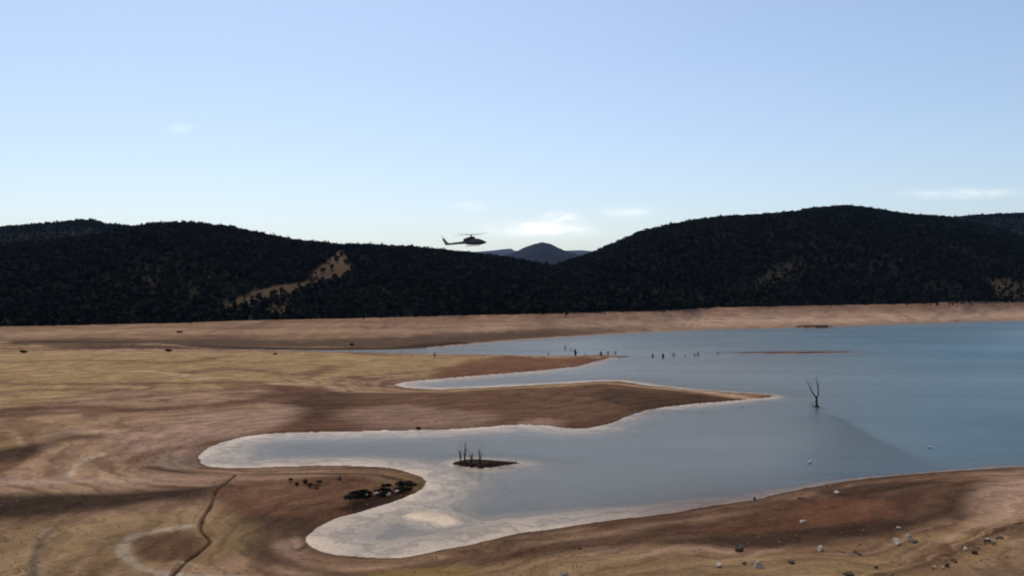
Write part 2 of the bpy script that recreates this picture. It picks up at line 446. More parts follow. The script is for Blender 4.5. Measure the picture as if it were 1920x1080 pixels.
# far bank: tan on the left, pinkish on the right, bright strand at the water, dark foot along the creek
Ysf, Ytf = Ys_of(fx / fy), Yt_of(fx / fy); tb = (fy - Ysf) / np.maximum(Ytf - Ysf, 5)
bank = smooth(-.02, .05, tb) * (gs > 0)
lay(bank, TAN * 1.0); lay(bank * smooth(500, 1200, gpx), srgb(152, 124, 104))
lay(bank * .8 * smooth(.05, .2, tb) * (1 - smooth(.42, .62, tb)) * smooth(900, 1350, gpx), srgb(192, 160, 134))
lay(bank * .5 * smooth(.6, .9, tb + .2 * n_a), BROWN * 1.05)
lay(bank * .8 * (1 - smooth(.22, .52, tb + .12 * n_b)) * (1 - smooth(1000, 1350, gpx)) , DARK * 1.1)
lay(bank * .35 * smooth(.2, .6, np.sin(tb * 16 + n_a * 4)) * smooth(.4, .6, tb), PINK * .9)
stroke([(60, 651), (180, 650), (300, 648.5), (400, 650), (520, 652.5), (640, 653.5), (760, 651), (860, 643)], DARK * .55, 5, .9, .4, .3)
rill = fbm(fx, fy * .18, 7, 3, 97)
lay(bank * .45 * smooth(.3, .95, np.sin(gz * 3.6 + n_a * 1.5)) * smooth(.1, .3, tb), BROWN * 1.05)
lay(bank * .40 * smooth(.15, .55, rill) * smooth(.25, .7, tb), DARK * 1.5)
lay(bank * .35 * smooth(.2, .6, -rill) * smooth(.2, .5, tb), SAND * .9)
poly([(20, 647), (60, 639), (160, 639), (260, 646), (420, 648), (260, 655), (100, 655)], DARK * 1.4, .75, 5, 1.5)
# khaki flats behind the spits
poly([(-60, 668), (200, 664), (500, 664), (760, 672), (900, 672), (980, 680), (800, 690), (600, 700), (420, 722), (240, 728), (-60, 742)], KHAKI * 1.0, .75, 6)
poly([(-60, 740), (120, 735), (230, 738), (180, 752), (60, 765), (-60, 776)], KHAKI * 1.05, .7, 4)
for pts, k in [([(0, 690), (150, 684), (330, 690), (430, 676)], .5), ([(350, 706), (450, 698), (560, 704), (620, 692)], .6), ([(-20, 730), (150, 734), (330, 728), (500, 722)], .6),
               ([(-20, 752), (120, 746), (300, 745)], .5), ([(0, 782), (140, 772), (260, 776), (420, 764), (560, 742), (620, 722)], .75)]:
    stroke(pts, BROWN * .75, 3.0, k)
for pts, k in [([(0, 674), (200, 668), (420, 669)], .5), ([(80, 716), (260, 706), (380, 716)], .55), ([(280, 760), (420, 745), (540, 742)], .45), ([(520, 724), (590, 722), (640, 728)], .7), ([(160, 816), (205, 812)], .9)]:
    stroke(pts, SAND, 2.0, k)
# spit with the dark mud crest
poly([(905, 676), (1010, 671), (1120, 668), (1100, 682), (1010, 694), (930, 700), (860, 702), (800, 700)], REDB * .85, .8, 2.5)
poly([(500, 728), (620, 735), (760, 734), (900, 731), (1150, 719), (1290, 733), (1440, 742), (1320, 754), (1200, 766), (1120, 797), (1060, 800), (860, 803), (640, 806), (520, 800), (560, 775)], BROWN * .80, .85, 2.5)
poly([(1140, 730), (1300, 736), (1440, 742), (1300, 753), (1190, 757), (1120, 745)], DARK * 1.05, .7, 2)
poly([(640, 770), (760, 762), (900, 766), (950, 778), (860, 790), (700, 790)], PINK * .85, .7, 3)
poly([(940, 786), (1010, 774), (1050, 780), (1030, 798), (960, 798)], PINK * .95, .8, 2)
poly([(930, 795), (1000, 790), (1070, 797), (1060, 806), (950, 804)], PALE, .8, .9)
poly([(560, 745), (640, 738), (700, 748), (620, 775), (540, 780)], DARK * 1.3, .6, 3)
stroke([(1160, 716), (1220, 722), (1300, 730), (1400, 737)], SAND * 1.05, 1.6, .8)
# damp pinkish shelf round the head of the inlet
poly([(300, 800), (400, 775), (540, 766), (545, 775), (470, 800), (380, 830), (300, 850), (180, 840)], PINK * 1.0, .85, 3)
poly([(280, 848), (320, 838), (370, 842), (372, 870), (320, 872), (285, 864)], srgb(140, 118, 102), .8, .8)
stroke([(250, 860), (310, 836), (400, 818), (470, 806), (560, 800)], BROWN * .8, 1.4, .7)
stroke([(280, 868), (330, 874), (420, 879), (560, 879), (700, 879), (775, 891)], DARK * 1.2, .8, .85)
poly([(-60, 868), (60, 838), (130, 820), (190, 822), (110, 840), (-60, 900)], DARK * 1.05, .9, 2.2)
poly([(-60, 905), (130, 895), (330, 880), (520, 884), (330, 900), (150, 918), (-60, 935)], PINK * .92, .7, 2)
# dark brown band across the left flats
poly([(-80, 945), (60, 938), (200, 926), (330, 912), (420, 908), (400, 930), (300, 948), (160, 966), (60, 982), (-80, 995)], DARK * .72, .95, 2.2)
poly([(400, 905), (540, 893), (640, 884), (770, 892), (790, 905), (740, 930), (640, 955), (540, 965), (420, 955)], REDB * .66, .75, 1.6)
poly([(450, 960), (560, 950), (600, 962), (575, 1000), (590, 1040), (680, 1056), (620, 1062), (500, 1040), (440, 1000)], DARK * 1.35, .8, 1.2)
poly([(510, 1000), (560, 985), (580, 1000), (572, 1022), (600, 1040), (560, 1034), (520, 1016)], PINK * .95, .8, .7)
stroke([(560, 1010), (590, 990), (640, 968), (720, 945)], DARK * 1.1, .35, .8)
stroke([(420, 955), (520, 944), (600, 930), (690, 925)], BROWN * .7, .8, .7)
poly([(-80, 1000), (80, 985), (260, 965), (420, 950), (470, 985), (420, 1040), (300, 1062), (-80, 1084)], KHAKI * .72, .6, 2)
poly([(255, 1020), (300, 1000), (352, 990), (372, 1000), (350, 1035), (300, 1045), (265, 1038)], BROWN * .72, .8, .9)
for pts, wdt, k in [([(352, 982), (300, 994), (250, 1008), (230, 1025), (240, 1045), (270, 1062), (330, 1070), (420, 1074)], .5, .8), ([(130, 898), (140, 880), (158, 866), (192, 850)], .45, .8),
                    ([(560, 1084), (480, 1068), (400, 1070), (300, 1074)], .7, .7), ([(345, 1044), (372, 1050)], .3, .7), ([(0, 918), (120, 908), (260, 898)], 1.2, .5), ([(95, 1000), (72, 1030), (66, 1084)], .5, .35)]:
    stroke(pts, PALE * .95, wdt * .8, k * .74, wob=1.1)
for pts, wdt, k in [([(62, 1084), (66, 1050), (80, 1018), (100, 1000)], .35, .6), ([(500, 1076), (640, 1072), (800, 1072)], .6, .6), ([(690, 1062), (860, 1040), (1040, 1010), (1280, 978)], 1.2, .55)]:
    stroke(pts, DARK * 1.2, wdt, k)
poly([(700, 1056), (820, 1040), (900, 1046), (860, 1084), (740, 1090)], srgb(140, 116, 66), .7, 1.2)
# near right bank
poly([(900, 1030), (1150, 985), (1400, 948), (1560, 915), (1760, 895), (1880, 895), (1830, 950), (1640, 1000), (1400, 1010), (1200, 1020)], BROWN * .52, .85, 2)
poly([(1500, 940), (1580, 925), (1660, 935), (1650, 965), (1560, 980), (1500, 972)], REDB * .85, .75, 1.3)
poly([(1340, 975), (1440, 962), (1500, 975), (1470, 1000), (1380, 1002)], REDB * .75, .6, 1.2)
poly([(1200, 1010), (1350, 995), (1520, 985), (1660, 970), (1700, 985), (1560, 1010), (1340, 1022)], DARK * .98, .75, 1.2)
poly([(1540, 905), (1700, 892), (1780, 897), (1700, 905), (1580, 918)], DARK * .9, .7, .8)
poly([(1795, 920), (1835, 915), (1830, 955), (1800, 975), (1780, 960)], DARK * .9, .8, .9)
poly([(1840, 905), (1960, 880), (2100, 880), (2050, 960), (1900, 980), (1830, 990)], PINK * .98, .8, 1.5)
poly([(900, 1060), (1080, 1030), (1300, 1040), (1640, 1055), (1600, 1100), (900, 1100)], KHAKI * .72, .6, 2)
poly([(1810, 1080), (1900, 1040), (2000, 1010), (2000, 1100), (1800, 1100)], TAN * .8, .75, .9)
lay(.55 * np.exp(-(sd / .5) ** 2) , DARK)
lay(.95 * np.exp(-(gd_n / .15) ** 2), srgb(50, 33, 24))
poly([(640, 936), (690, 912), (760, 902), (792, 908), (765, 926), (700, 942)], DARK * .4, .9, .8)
lay(.7 * np.exp(-np.maximum(gs, 0) / (1.3 + .8 * n_b)) * (gs > 0) * (fy < 160) * smooth(820, 1000, gpx), DARK * .85)
lay(.5 * np.exp(-np.maximum(gs, 0) / (.7 + .4 * n_b)) * (gs > 0) * (fy < 160) * (1 - smooth(820, 1000, gpx)), DARK)
# islets and bars
lay((gi > -.1) * (gs < 0), DARK * .7)
bar = (gi > -.4) & (gs < 0) & (fy < 90); lay(bar * 1., SILT_GLINT * 1.1)  # near bar: white glints on the shallows painted as pale bed colour
bar = (gi > -.4) & (gs < 0) & (fy > 240) & (fy < 330); lay(bar * 1., BROWN * .7)
# drowned bed: pale silt in the shallows, dark mud on the hump
lay((gs <= 0) * (gi < -.1) * 1., SILT_GLINT * (1.0)); lay(((gs <= 0) & (gi < -.1)) * smooth(170, 260, fy), TAN * .9); lay(((gs <= 0) & (gpx > 1050) & (fy < 150)) * smooth(1000, 1300, gpx) * .75, BROWN)
lay(hump * .95, srgb(44, 50, 54))
lay(((gs <= 0) & (gpx < 800) & (fy > 240)) * .9, DARK * 1.3)
col = np.clip(col * A, .01, .75)
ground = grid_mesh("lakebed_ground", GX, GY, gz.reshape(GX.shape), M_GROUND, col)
tag(ground, kind='structure')

# ---------------------------------------------------------------- water
def water_material():
    m, nt, out = mat_new("lake_water"); L = nt.links.new
    def att(n):
        a = nt.nodes.new("ShaderNodeAttribute"); a.attribute_name = n; return a.outputs['Fac']
    def mth(op, a, b=None):
        n = nt.nodes.new("ShaderNodeMath"); n.operation = op
        for i, v in enumerate((a, b)):
            if v is None: continue
            if isinstance(v, (int, float)): n.inputs[i].default_value = v
            else: L(v, n.inputs[i])
        return n.outputs[0]
    geo = nt.nodes.new("ShaderNodeNewGeometry")
    mp = nt.nodes.new("ShaderNodeMapping"); mp.inputs['Scale'].default_value = (.35, 1, 1); L(geo.outputs['Position'], mp.inputs['Vector'])
    n1 = noise_node(nt, 1.3, 4, .6, mp.outputs[0]); n2 = noise_node(nt, .05, 4, .6, mp.outputs[0])
    opac = mth('SUBTRACT', 1.0, mth('EXPONENT', mth('MULTIPLY', att('depth'), -3.0)))
    mix = nt.nodes.new("ShaderNodeMix"); mix.data_type = 'RGBA'; L(att('clear_water'), mix.inputs[0])
    mix.inputs[6].default_value = (.155, .150, .132, 1); mix.inputs[7].default_value = (.038, .108, .140, 1)
    var = ramp(nt, n2.outputs['Fac'], [(.3, (.86, .87, .88)), (.7, (1.12, 1.12, 1.12))])
    mul = nt.nodes.new("ShaderNodeMix"); mul.data_type = 'RGBA'; mul.blend_type = 'MULTIPLY'; mul.inputs[0].default_value = 1
    L(mix.outputs[2], mul.inputs[6]); L(var.outputs[0], mul.inputs[7])
    dif = nt.nodes.new("ShaderNodeBsdfDiffuse"); L(mul.outputs[2], dif.inputs[0])
    tr = nt.nodes.new("ShaderNodeBsdfTransparent")
    body = nt.nodes.new("ShaderNodeMixShader"); L(opac, body.inputs[0]); L(tr.outputs[0], body.inputs[1]); L(dif.outputs[0], body.inputs[2])
    gl = nt.nodes.new("ShaderNodeBsdfGlossy"); gl.inputs['Color'].default_value = (.95, .93, .90, 1)
    gl.inputs['Roughness'].default_value = .22
    bp = nt.nodes.new("ShaderNodeBump"); bp.inputs['Strength'].default_value = .5; bp.inputs['Distance'].default_value = .08
    L(n1.outputs['Fac'], bp.inputs['Height']); L(bp.outputs[0], gl.inputs['Normal'])
    fr = nt.nodes.new("ShaderNodeFresnel"); fr.inputs['IOR'].default_value = 1.33
    wind = ramp(nt, noise_node(nt, .028, 5, .6, mp.outputs[0]).outputs['Fac'], [(.32, (.36, .36, .36)), (.68, (.60, .60, .60))])
    fac = mth('MULTIPLY', fr.outputs[0], wind.outputs[0])
    top = nt.nodes.new("ShaderNodeMixShader"); L(fac, top.inputs[0]); L(body.outputs[0], top.inputs[1]); L(gl.outputs[0], top.inputs[2])
    L(top.outputs[0], out.inputs[0])
    return m
M_WATER = water_material()
clear = smooth(1250, 1900, gpx + 60 * n_a) * .85 + smooth(190, 420, fy) * .55 * smooth(700, 1200, gpx)
zg = gz.reshape(GX.shape)
low = (zg < .35) & (gs.reshape(GX.shape) < 3.5)
keep = low[:-1, :-1] | low[1:, :-1] | low[:-1, 1:] | low[1:, 1:]
water = grid_mesh("lake_water", GX, GY, np.zeros_like(GX), M_WATER, None,
                  {'depth': np.maximum(-gz, 0), 'clear_water': np.clip(clear, 0, 1)}, keep)
tag(water, kind='structure')

def ground_at(px, py):
    z = 0.8
    for _ in range(6):
        x, y = gp(px, py, z); z = float(ground_height(np.array([x]), np.array([y]))[0][0]); z = max(z, 0)
    return x, y, z

# ---------------------------------------------------------------- bank under the camera and base terrain
bx, by = np.meshgrid(np.linspace(-260, 260, 90), np.concatenate([np.linspace(-200, 0, 20), np.linspace(3, 46, 30)]))
bz = np.where(by < 4, 18.35 + .01 * (4 - by), 18.35 - .415 * (by - 4)) + fbm(bx, by, 14, 3, 77) * .35 * (np.abs(bx) + np.maximum(-by, 0) > 6)
bz = np.minimum(bz, 18.4 + 0 * bz + .05 * np.maximum(-by, 0)); bz = np.where(by > 42, bz - 1.2, bz)
bc = np.empty((bx.size, 3)); bc[:] = KHAKI * A
bank_o = grid_mesh("bank", bx, by, bz, M_GROUND, bc); tag(bank_o, kind='structure')
th, rr = np.meshgrid(np.linspace(0, 2 * math.pi, 73), np.array([0, 200, 800, 3000, 9000, 16000.]))
base = grid_mesh("terrain", rr * np.sin(th), rr * np.cos(th), np.full(rr.shape, -9.), M_HILL, np.broadcast_to(np.array([.05, .05, .03]), (rr.size, 3)).copy())
tag(base, kind='structure')

# ---------------------------------------------------------------- hills
HILL_SOIL = np.array([.013, .014, .010])
class Hill: pass
def hill(name, u0, u1, nc, nr, front, crest_px, crest_d, back, tree_h, noise_a, seed, soil=HILL_SOIL, zb=None):
    u = np.linspace(u0, u1, nc); px = u * F + CX
    yb = front(u); yc = crest_d(u); yb_end = yc + back
    t = np.concatenate([np.linspace(0, 1, nr), np.linspace(1, 2, nr // 4)[1:]])[:, None]
    Y = np.where(t <= 1, yb[None] + (yc - yb)[None] * t, yc[None] + back * (t - 1))
    X = u[None] * Y
    z0 = zb(px) if zb else np.full(nc, -2.)
    s = np.where(t <= 1, np.sin(np.clip(t, 0, 1) * math.pi / 2) ** .95, np.cos(np.clip(t - 1, 0, 1) * math.pi / 2))
    tgt = (HY - crest_px(px)) / F
    hc = tgt * yc + CAMH - tree_h
    n = fbm(X, Y, noise_a[0], 5, seed); n2 = fbm(X, Y, noise_a[0] / 4, 4, seed + 9)
    damp = np.clip(t * 2.2, 0, 1) * np.clip((2 - t) * 2, 0, 1)
    prof = s + (n * noise_a[1] + n2 * noise_a[1] * .22) * damp * (1 - .55 * np.exp(-((t - 1) / .15) ** 2))
    Z = z0[None] + (hc - z0)[None] * prof
    for _ in range(3):                       # bring the crest line to its surveyed angle
        ang = ((Z + tree_h - CAMH) / Y).max(0)
        top = np.take_along_axis(Y, ((Z + tree_h - CAMH) / Y).argmax(0)[None], 0)[0]
        ztop = ang * top + CAMH - tree_h
        f = np.where(tgt * top + CAMH - tree_h > z0 + 2, (tgt * top + CAMH - tree_h - z0) / np.maximum(ztop - z0, 1), 0.02)
        f = np.convolve(np.pad(f, 4, 'edge'), np.ones(9) / 9, 'valid')
        Z = z0[None] + (Z - z0[None]) * f[None]
    h = Hill(); h.u, h.px, h.X, h.Y, h.Z, h.t, h.nr, h.name, h.soil = u, px, X, Y, Z, t, nr, name, soil
    h.mask = np.zeros(X.shape); h.hc = hc; h.z0 = z0
    return h
def hill_hit(h, px, py):
    j = int(np.clip(np.argmin(np.abs(h.px - px)), 0, len(h.px) - 1)); ang = (h.Z[:h.nr, j] - CAMH) / h.Y[:h.nr, j]
    tgt = (HY - py) / F; w = np.where(ang >= tgt)[0]
    i = int(w[0]) if len(w) else h.nr - 1
    return (px - CX) / F * h.Y[i, j], h.Y[i, j]
def clearing(h, pts, c, k, soft, thin):
    P = catmull([hill_hit(h, *p) for p in pts], 2)
    d, ins = seg_dist(h.X.reshape(-1), h.Y.reshape(-1), P)
    s = np.where(ins, d, -d).reshape(h.X.shape) + soft * .9 * fbm(h.X, h.Y, 18, 3, 91)
    w = smooth(-soft, soft, s) * k
    h.col = h.col * (1 - w[..., None]) + np.asarray(c) * w[..., None]
    h.mask = np.maximum(h.mask, smooth(-soft, soft, s) * thin)

crL1 = curve([(-700, 470), (-200, 462), (0, 455), (90, 450), (160, 442), (230, 428), (290, 416), (355, 415), (430, 423), (470, 432), (540, 446), (600, 453), (640, 457), (700, 458), (760, 461), (820, 467), (880, 473), (960, 483), (1010, 492), (1060, 503), (1130, 523), (1200, 548), (1250, 566), (1300, 579), (1330, 583)])
crL2 = curve([(-900, 440), (-300, 435), (0, 424), (70, 419), (150, 411), (175, 411), (200, 418), (260, 424), (330, 440), (420, 470), (500, 520)])
crR = curve([(960, 545), (1020, 505), (1060, 489), (1110, 473), (1150, 456), (1200, 433), (1250, 421), (1310, 409), (1380, 403), (1450, 399), (1500, 393), (1530, 388), (1580, 384), (1610, 385), (1640, 390), (1700, 399), (1780, 405), (1840, 418), (1920, 442), (2100, 480), (2600, 520)])
crR2 = curve([(1600, 440), (1700, 420), (1790, 406), (1850, 401), (1920, 398), (2100, 396), (2300, 410), (2800, 440)])
crP = curve([(850, 500), (900, 487), (940, 480), (965, 473), (985, 463), (1000, 458), (1016, 454), (1032, 457), (1048, 465), (1062, 471), (1080, 476), (1110, 484), (1160, 500)])
crD = curve([(700, 482), (830, 476), (880, 473), (920, 470), (945, 467), (960, 466), (963, 470), (1000, 471), (1050, 470), (1090, 469), (1112, 471), (1150, 480), (1250, 495)])
un = lambda px: (px - CX) / F
hL1 = hill("wooded_hill", un(-700), un(1335), 620, 170, lambda u: Yt_of(u) + 1, crL1,
           lambda u: np.interp(u * F + CX, [-700, 0, 300, 700, 1000, 1335], [640, 720, 830, 800, 690, 600]), 300, 3.5, (170, .13), 101,
           zb=lambda p: treeZ(p) - .1)
hL2 = hill("wooded_hill", un(-900), un(560), 260, 60, lambda u: np.full_like(u, 900.), crL2, lambda u: np.full_like(u, 1450.), 500, 4, (300, .08), 131)
hR = hill("wooded_hill", un(1000), un(2600), 520, 170, lambda u: Yt_of(u) + 1, crR,
          lambda u: np.interp(u * F + CX, [1000, 1100, 1300, 1600, 2600], [1000, 1050, 1180, 1250, 1150]), 500, 4, (260, .12), 151,
          zb=lambda p: treeZ(p) - .1)
hR2 = hill("wooded_hill", un(1560), un(2800), 260, 60, lambda u: np.full_like(u, 1250.), crR2, lambda u: np.full_like(u, 1800.), 600, 4, (350, .08), 171)
hP = hill("mountain_peak", un(840), un(1180), 200, 90, lambda u: np.full_like(u, 4200.), crP, lambda u: np.full_like(u, 5600.), 1400, 0, (520, .07), 191, soil=np.array([.012, .013, .012]))
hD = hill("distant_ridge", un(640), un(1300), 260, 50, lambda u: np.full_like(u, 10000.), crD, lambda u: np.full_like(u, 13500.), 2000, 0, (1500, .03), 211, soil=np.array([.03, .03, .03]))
hills = [hL1, hL2, hR, hR2, hP, hD]
for h in hills:
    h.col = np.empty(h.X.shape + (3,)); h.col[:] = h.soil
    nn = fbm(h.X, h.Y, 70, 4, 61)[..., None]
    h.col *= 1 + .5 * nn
SCAR = srgb(116, 94, 70) * .5; DRYG = srgb(70, 64, 46) * .8
clearing(hL1, [(572, 526), (590, 505), (612, 488), (632, 472), (648, 470), (656, 500), (648, 518), (620, 528)], SCAR, .95, 3, .985)
clearing(hL1, [(408, 582), (450, 560), (490, 543), (540, 534), (580, 526), (600, 530), (575, 545), (540, 554), (500, 562), (450, 578)], SCAR, .95, 3, .98)
clearing(hL1, [(525, 560), (545, 556), (550, 580), (520, 586), (500, 580)], SCAR, .6, 4, .7)
clearing(hL1, [(655, 545), (700, 546), (745, 551), (700, 556), (660, 553)], SCAR * .55, .7, 3, .6)
clearing(hL1, [(262, 520), (285, 522), (300, 532), (280, 534)], SCAR * .7, .8, 4, .85)
clearing(hL1, [(320, 522), (345, 516), (362, 514), (350, 526)], DRYG, .8, 4, .7)
clearing(hL1, [(110, 470), (250, 480), (400, 500), (380, 560), (200, 570), (90, 530)], DRYG * .4, .6, 20, .2)
clearing(hR, [(1400, 535), (1450, 505), (1500, 485), (1508, 500), (1480, 525), (1420, 545)], DRYG * .7, .8, 8, .75)
clearing(hR, [(1285, 560), (1320, 550), (1360, 545), (1330, 566), (1290, 572)], DRYG * .8, .7, 6, .6)
clearing(hR, [(1844, 530), (1880, 522), (1990, 530), (2000, 560), (1890, 562), (1862, 550)], SCAR * 1.1, .8, 6, .75)
clearing(hR, [(1535, 482), (1555, 483), (1550, 489), (1536, 488)], DRYG, .8, 3, .85)
clearing(hR, [(1680, 484), (1710, 483), (1705, 489), (1682, 488)], DRYG * .9, .8, 3, .85)
labels = ["wooded_hill"] * 4
for h in hills:
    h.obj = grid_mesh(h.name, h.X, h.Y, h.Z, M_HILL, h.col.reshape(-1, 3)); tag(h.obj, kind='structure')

# ---------------------------------------------------------------- woods on the hills
def crown_mesh(mb, n, rx, rz, cz, size, rnd, lobes=5):
    cs = [(rnd.uniform(-.5, .5) * rx, rnd.uniform(-.5, .5) * rx, cz + rnd.uniform(-.45, .5) * rz, rnd.uniform(.45, .7)) for _ in range(lobes)]
    for _ in range(n):
        cx, cy, c_z, r = rnd.choice(cs)
        d = Vector((rnd.gauss(0, 1), rnd.gauss(0, 1), rnd.gauss(0, 1))).normalized() * (rnd.random() ** .4)
        p = Vector((cx + d.x * rx * r, cy + d.y * rx * r, c_z + d.z * rz * r))
        a = Vector((rnd.gauss(0, 1), rnd.gauss(0, 1), rnd.gauss(0, 1))).normalized(); b = a.orthogonal().normalized()
        a = a * size * rnd.uniform(.6, 1.3); b = b * size * rnd.uniform(.5, 1.1)
        k = len(mb.v); mb.v += [p - a, p + b, p + a * .9, p - b * .8]; mb.f.append((k, k + 1, k + 2, k + 3))

proto_col = bpy.data.collections.new("tree_forms")
rnd = random.Random(3)
for i in range(7):
    mb = MB(); hh = rnd.uniform(.85, 1.25)
    mb.tube([(0, 0, -.8), (.05, 0, 1.5 * hh), (0, .05, 3.2 * hh)], [.16, .12, .05], 5)
    crown_mesh(mb, 85, rnd.uniform(2.0, 2.7), rnd.uniform(1.7, 2.5) * hh, 3.0 * hh, .62, rnd)
    me = bpy.data.meshes.new("tree_form"); me.from_pydata([tuple(v) for v in mb.v], [], mb.f); me.materials.append(M_LEAF)
    proto_col.objects.link(bpy.data.objects.new("tree_form", me))

def forest(h, name, count, tmin, tmax, smin, smax, label, seed, edge=0):
    r = np.random.default_rng(seed)
    nr = h.nr; nc = len(h.u)
    n = count * 3
    fi = r.uniform(tmin, tmax, n) * (nr - 1); fj = r.uniform(0, nc - 1.01, n)
    i = fi.astype(int); j = fj.astype(int); a = fi - i; b = fj - j
    def lerp(G): return (G[i, j] * (1 - a) + G[i + 1, j] * a) * (1 - b) + (G[i, j + 1] * (1 - a) + G[i + 1, j + 1] * a) * b
    x, y, z, m = lerp(h.X), lerp(h.Y), lerp(h.Z), lerp(h.mask)
    w = (y / h.Y.max()) ** 1.0                       # even density on the ground
    dens = .75 + .5 * fbm(x, y, 60, 3, seed)
    ok = (r.random(n) < w * dens) & (r.random(n) > m) & (np.abs(x / y) < .85)
    idx = np.where(ok)[0][:count]
    P = np.stack([x, y, z - .1], -1)[idx].astype(np.float32)
    if edge:
        eu = r.uniform(max(h.u[0], -.8), min(h.u[-1], .8), edge); ey = Yt_of(eu) + 5 - r.exponential(2.0, edge) * (1 + fbm(eu * 900, eu * 0, 30, 3, seed))
        ez = ground_height(eu * ey, ey)[0]; P = np.concatenate([P, np.stack([eu * ey, ey, ez - .15], -1).astype(np.float32)])
    me = bpy.data.meshes.new(name); me.vertices.add(len(P)); me.vertices.foreach_set('co', P.reshape(-1))
    for nm, arr, ty in (('size', r.uniform(smin, smax, len(P)) * np.where(np.arange(len(P)) < len(idx), 1, .65) * (.8 + .5 * (r.random(len(P)) ** 3)), 'FLOAT'), ('turn', r.uniform(0, 6.28, len(P)), 'FLOAT'), ('form', r.integers(0, 7, len(P)), 'INT')):
        at = me.attributes.new(nm, ty, 'POINT'); at.data.foreach_set('value', arr.astype(np.float32 if ty == 'FLOAT' else np.int32))
    o = bpy.data.objects.new(name, me); COL.objects.link(o)
    mod = o.modifiers.new("trees", 'NODES'); mod.node_group = TREES
    tag(o, label, 'forest', kind='stuff')
    return o
ng = bpy.data.node_groups.new("plant_trees", 'GeometryNodeTree'); TREES = ng
ng.interface.new_socket("Geometry", in_out='INPUT', socket_type='NodeSocketGeometry')
ng.interface.new_socket("Geometry", in_out='OUTPUT', socket_type='NodeSocketGeometry')
gi_, go_ = ng.nodes.new("NodeGroupInput"), ng.nodes.new("NodeGroupOutput")
iop = ng.nodes.new("GeometryNodeInstanceOnPoints"); ci = ng.nodes.new("GeometryNodeCollectionInfo")
ci.inputs['Collection'].default_value = proto_col; ci.inputs['Separate Children'].default_value = True; ci.inputs['Reset Children'].default_value = True
def named(n, t='FLOAT'):
    a = ng.nodes.new("GeometryNodeInputNamedAttribute"); a.data_type = t; a.inputs[0].default_value = n; return a.outputs[0]
iop.inputs['Pick Instance'].default_value = True
cx_ = ng.nodes.new("ShaderNodeCombineXYZ"); ng.links.new(named('turn'), cx_.inputs[2])
ng.links.new(gi_.outputs[0], iop.inputs['Points']); ng.links.new(ci.outputs[0], iop.inputs['Instance'])
ng.links.new(named('form', 'INT'), iop.inputs['Instance Index']); ng.links.new(named('size'), iop.inputs['Scale'])
ng.links.new(cx_.outputs[0], iop.inputs['Rotation'])
ng.links.new(iop.outputs[0], go_.inputs[0])
forest(hL1, "forest", 62000, .004, 1.0, .36, .75, "dark scrub woodland covering the near hill on the left", 301, 600)
forest(hR, "forest", 64000, .004, 1.0, .45, .85, "dark bluish woodland covering the broad hill on the right", 302, 500)
forest(hL2, "forest", 12000, .35, .999, .55, .95, "woodland on the farther ridge at the upper left edge", 303)
forest(hR2, "forest", 12000, .35, .999, .55, .95, "woodland on the farther hill at the right edge", 304)

# ---------------------------------------------------------------- trees and bushes that stand out singly
def tree_at(name, loc, hgt, wid, label, group, seed, mat=M_LEAF, leaf=None, nleaf=420):
    r = random.Random(seed); root = empty(name, loc, r.uniform(0, 6.28))
    mb = MB(); mb.tube([(0, 0, -.3), (.04 * hgt, 0, .3 * hgt), (0, .03 * hgt, .75 * hgt)], [.05 * hgt, .035 * hgt, .012 * hgt], 6)
    for k in range(4):
        a = r.uniform(0, 6.28); mb.tube([(.02 * hgt, 0, .28 * hgt), (math.cos(a) * wid * .3, math.sin(a) * wid * .3, .6 * hgt)], [.025 * hgt, .008 * hgt], 5)
    mb.build("trunk", M_BARK, root)
    cb = MB(); low = 0 if name.endswith('tree') else .17
    crown_mesh(cb, nleaf, wid * .5, hgt * .42, hgt * (.60 - low), leaf or .07 * hgt, r, 8)
    cb.build("crown", mat, root)
    return tag(root, label, 'tree' if name.endswith('tree') else 'bush', group)
def hill_point(h, px, py):
    x, y = hill_hit(h, px, py); j = np.argmin(np.abs(h.px - px)); i = np.argmin(np.abs(h.Y[:h.nr, j] - y)); return (x, y, h.Z[i, j] - .1)
k = 0
for px, py, s in [(632, 494, 5), (640, 483, 4.5), (622, 506, 4), (607, 512, 3.5), (648, 497, 4)]:
    tree_at("hillside_tree", hill_point(hL1, px, py), s, s * .8, "small dark tree growing on the bare brown scar of the left hill", "trees on the upper bare scar", 400 + k); k += 1
for px, py, s in [(520, 578, 5), (508, 574, 4), (498, 582, 5), (532, 570, 4), (474, 578, 4.5), (545, 584, 5), (455, 584, 5)]:
    tree_at("hillside_tree", hill_point(hL1, px, py), s, s * .9, "dark tree among the lower pale clearing at the left hill's foot", "trees in the lower clearing", 400 + k); k += 1
for px, py, s, lb in [(337, 607, 1.3, "lone dark bush on the far sand bank just below the left treeline"),
                      (316, 660, 1.25, "low wide dark bush on the pale flat beside the narrow creek"),
                      (44, 662, 1.3, "dark bush on the pale flat at the far left edge"),
                      (516, 665, .8, "tiny dark bush at the near side of the creek"),
                      (660, 648, 1.2, "small dark bush on the dark far creek bank"),
                      (785, 805, .55, "tiny reddish dark bush at the water's edge below the brown spit")]:
    x, y, z = ground_at(px, py); tree_at("bush", (x, y, z - .1), s, s * 1.9, lb, None, 430 + k, M_LEAF2, .12 * s, 260); k += 1

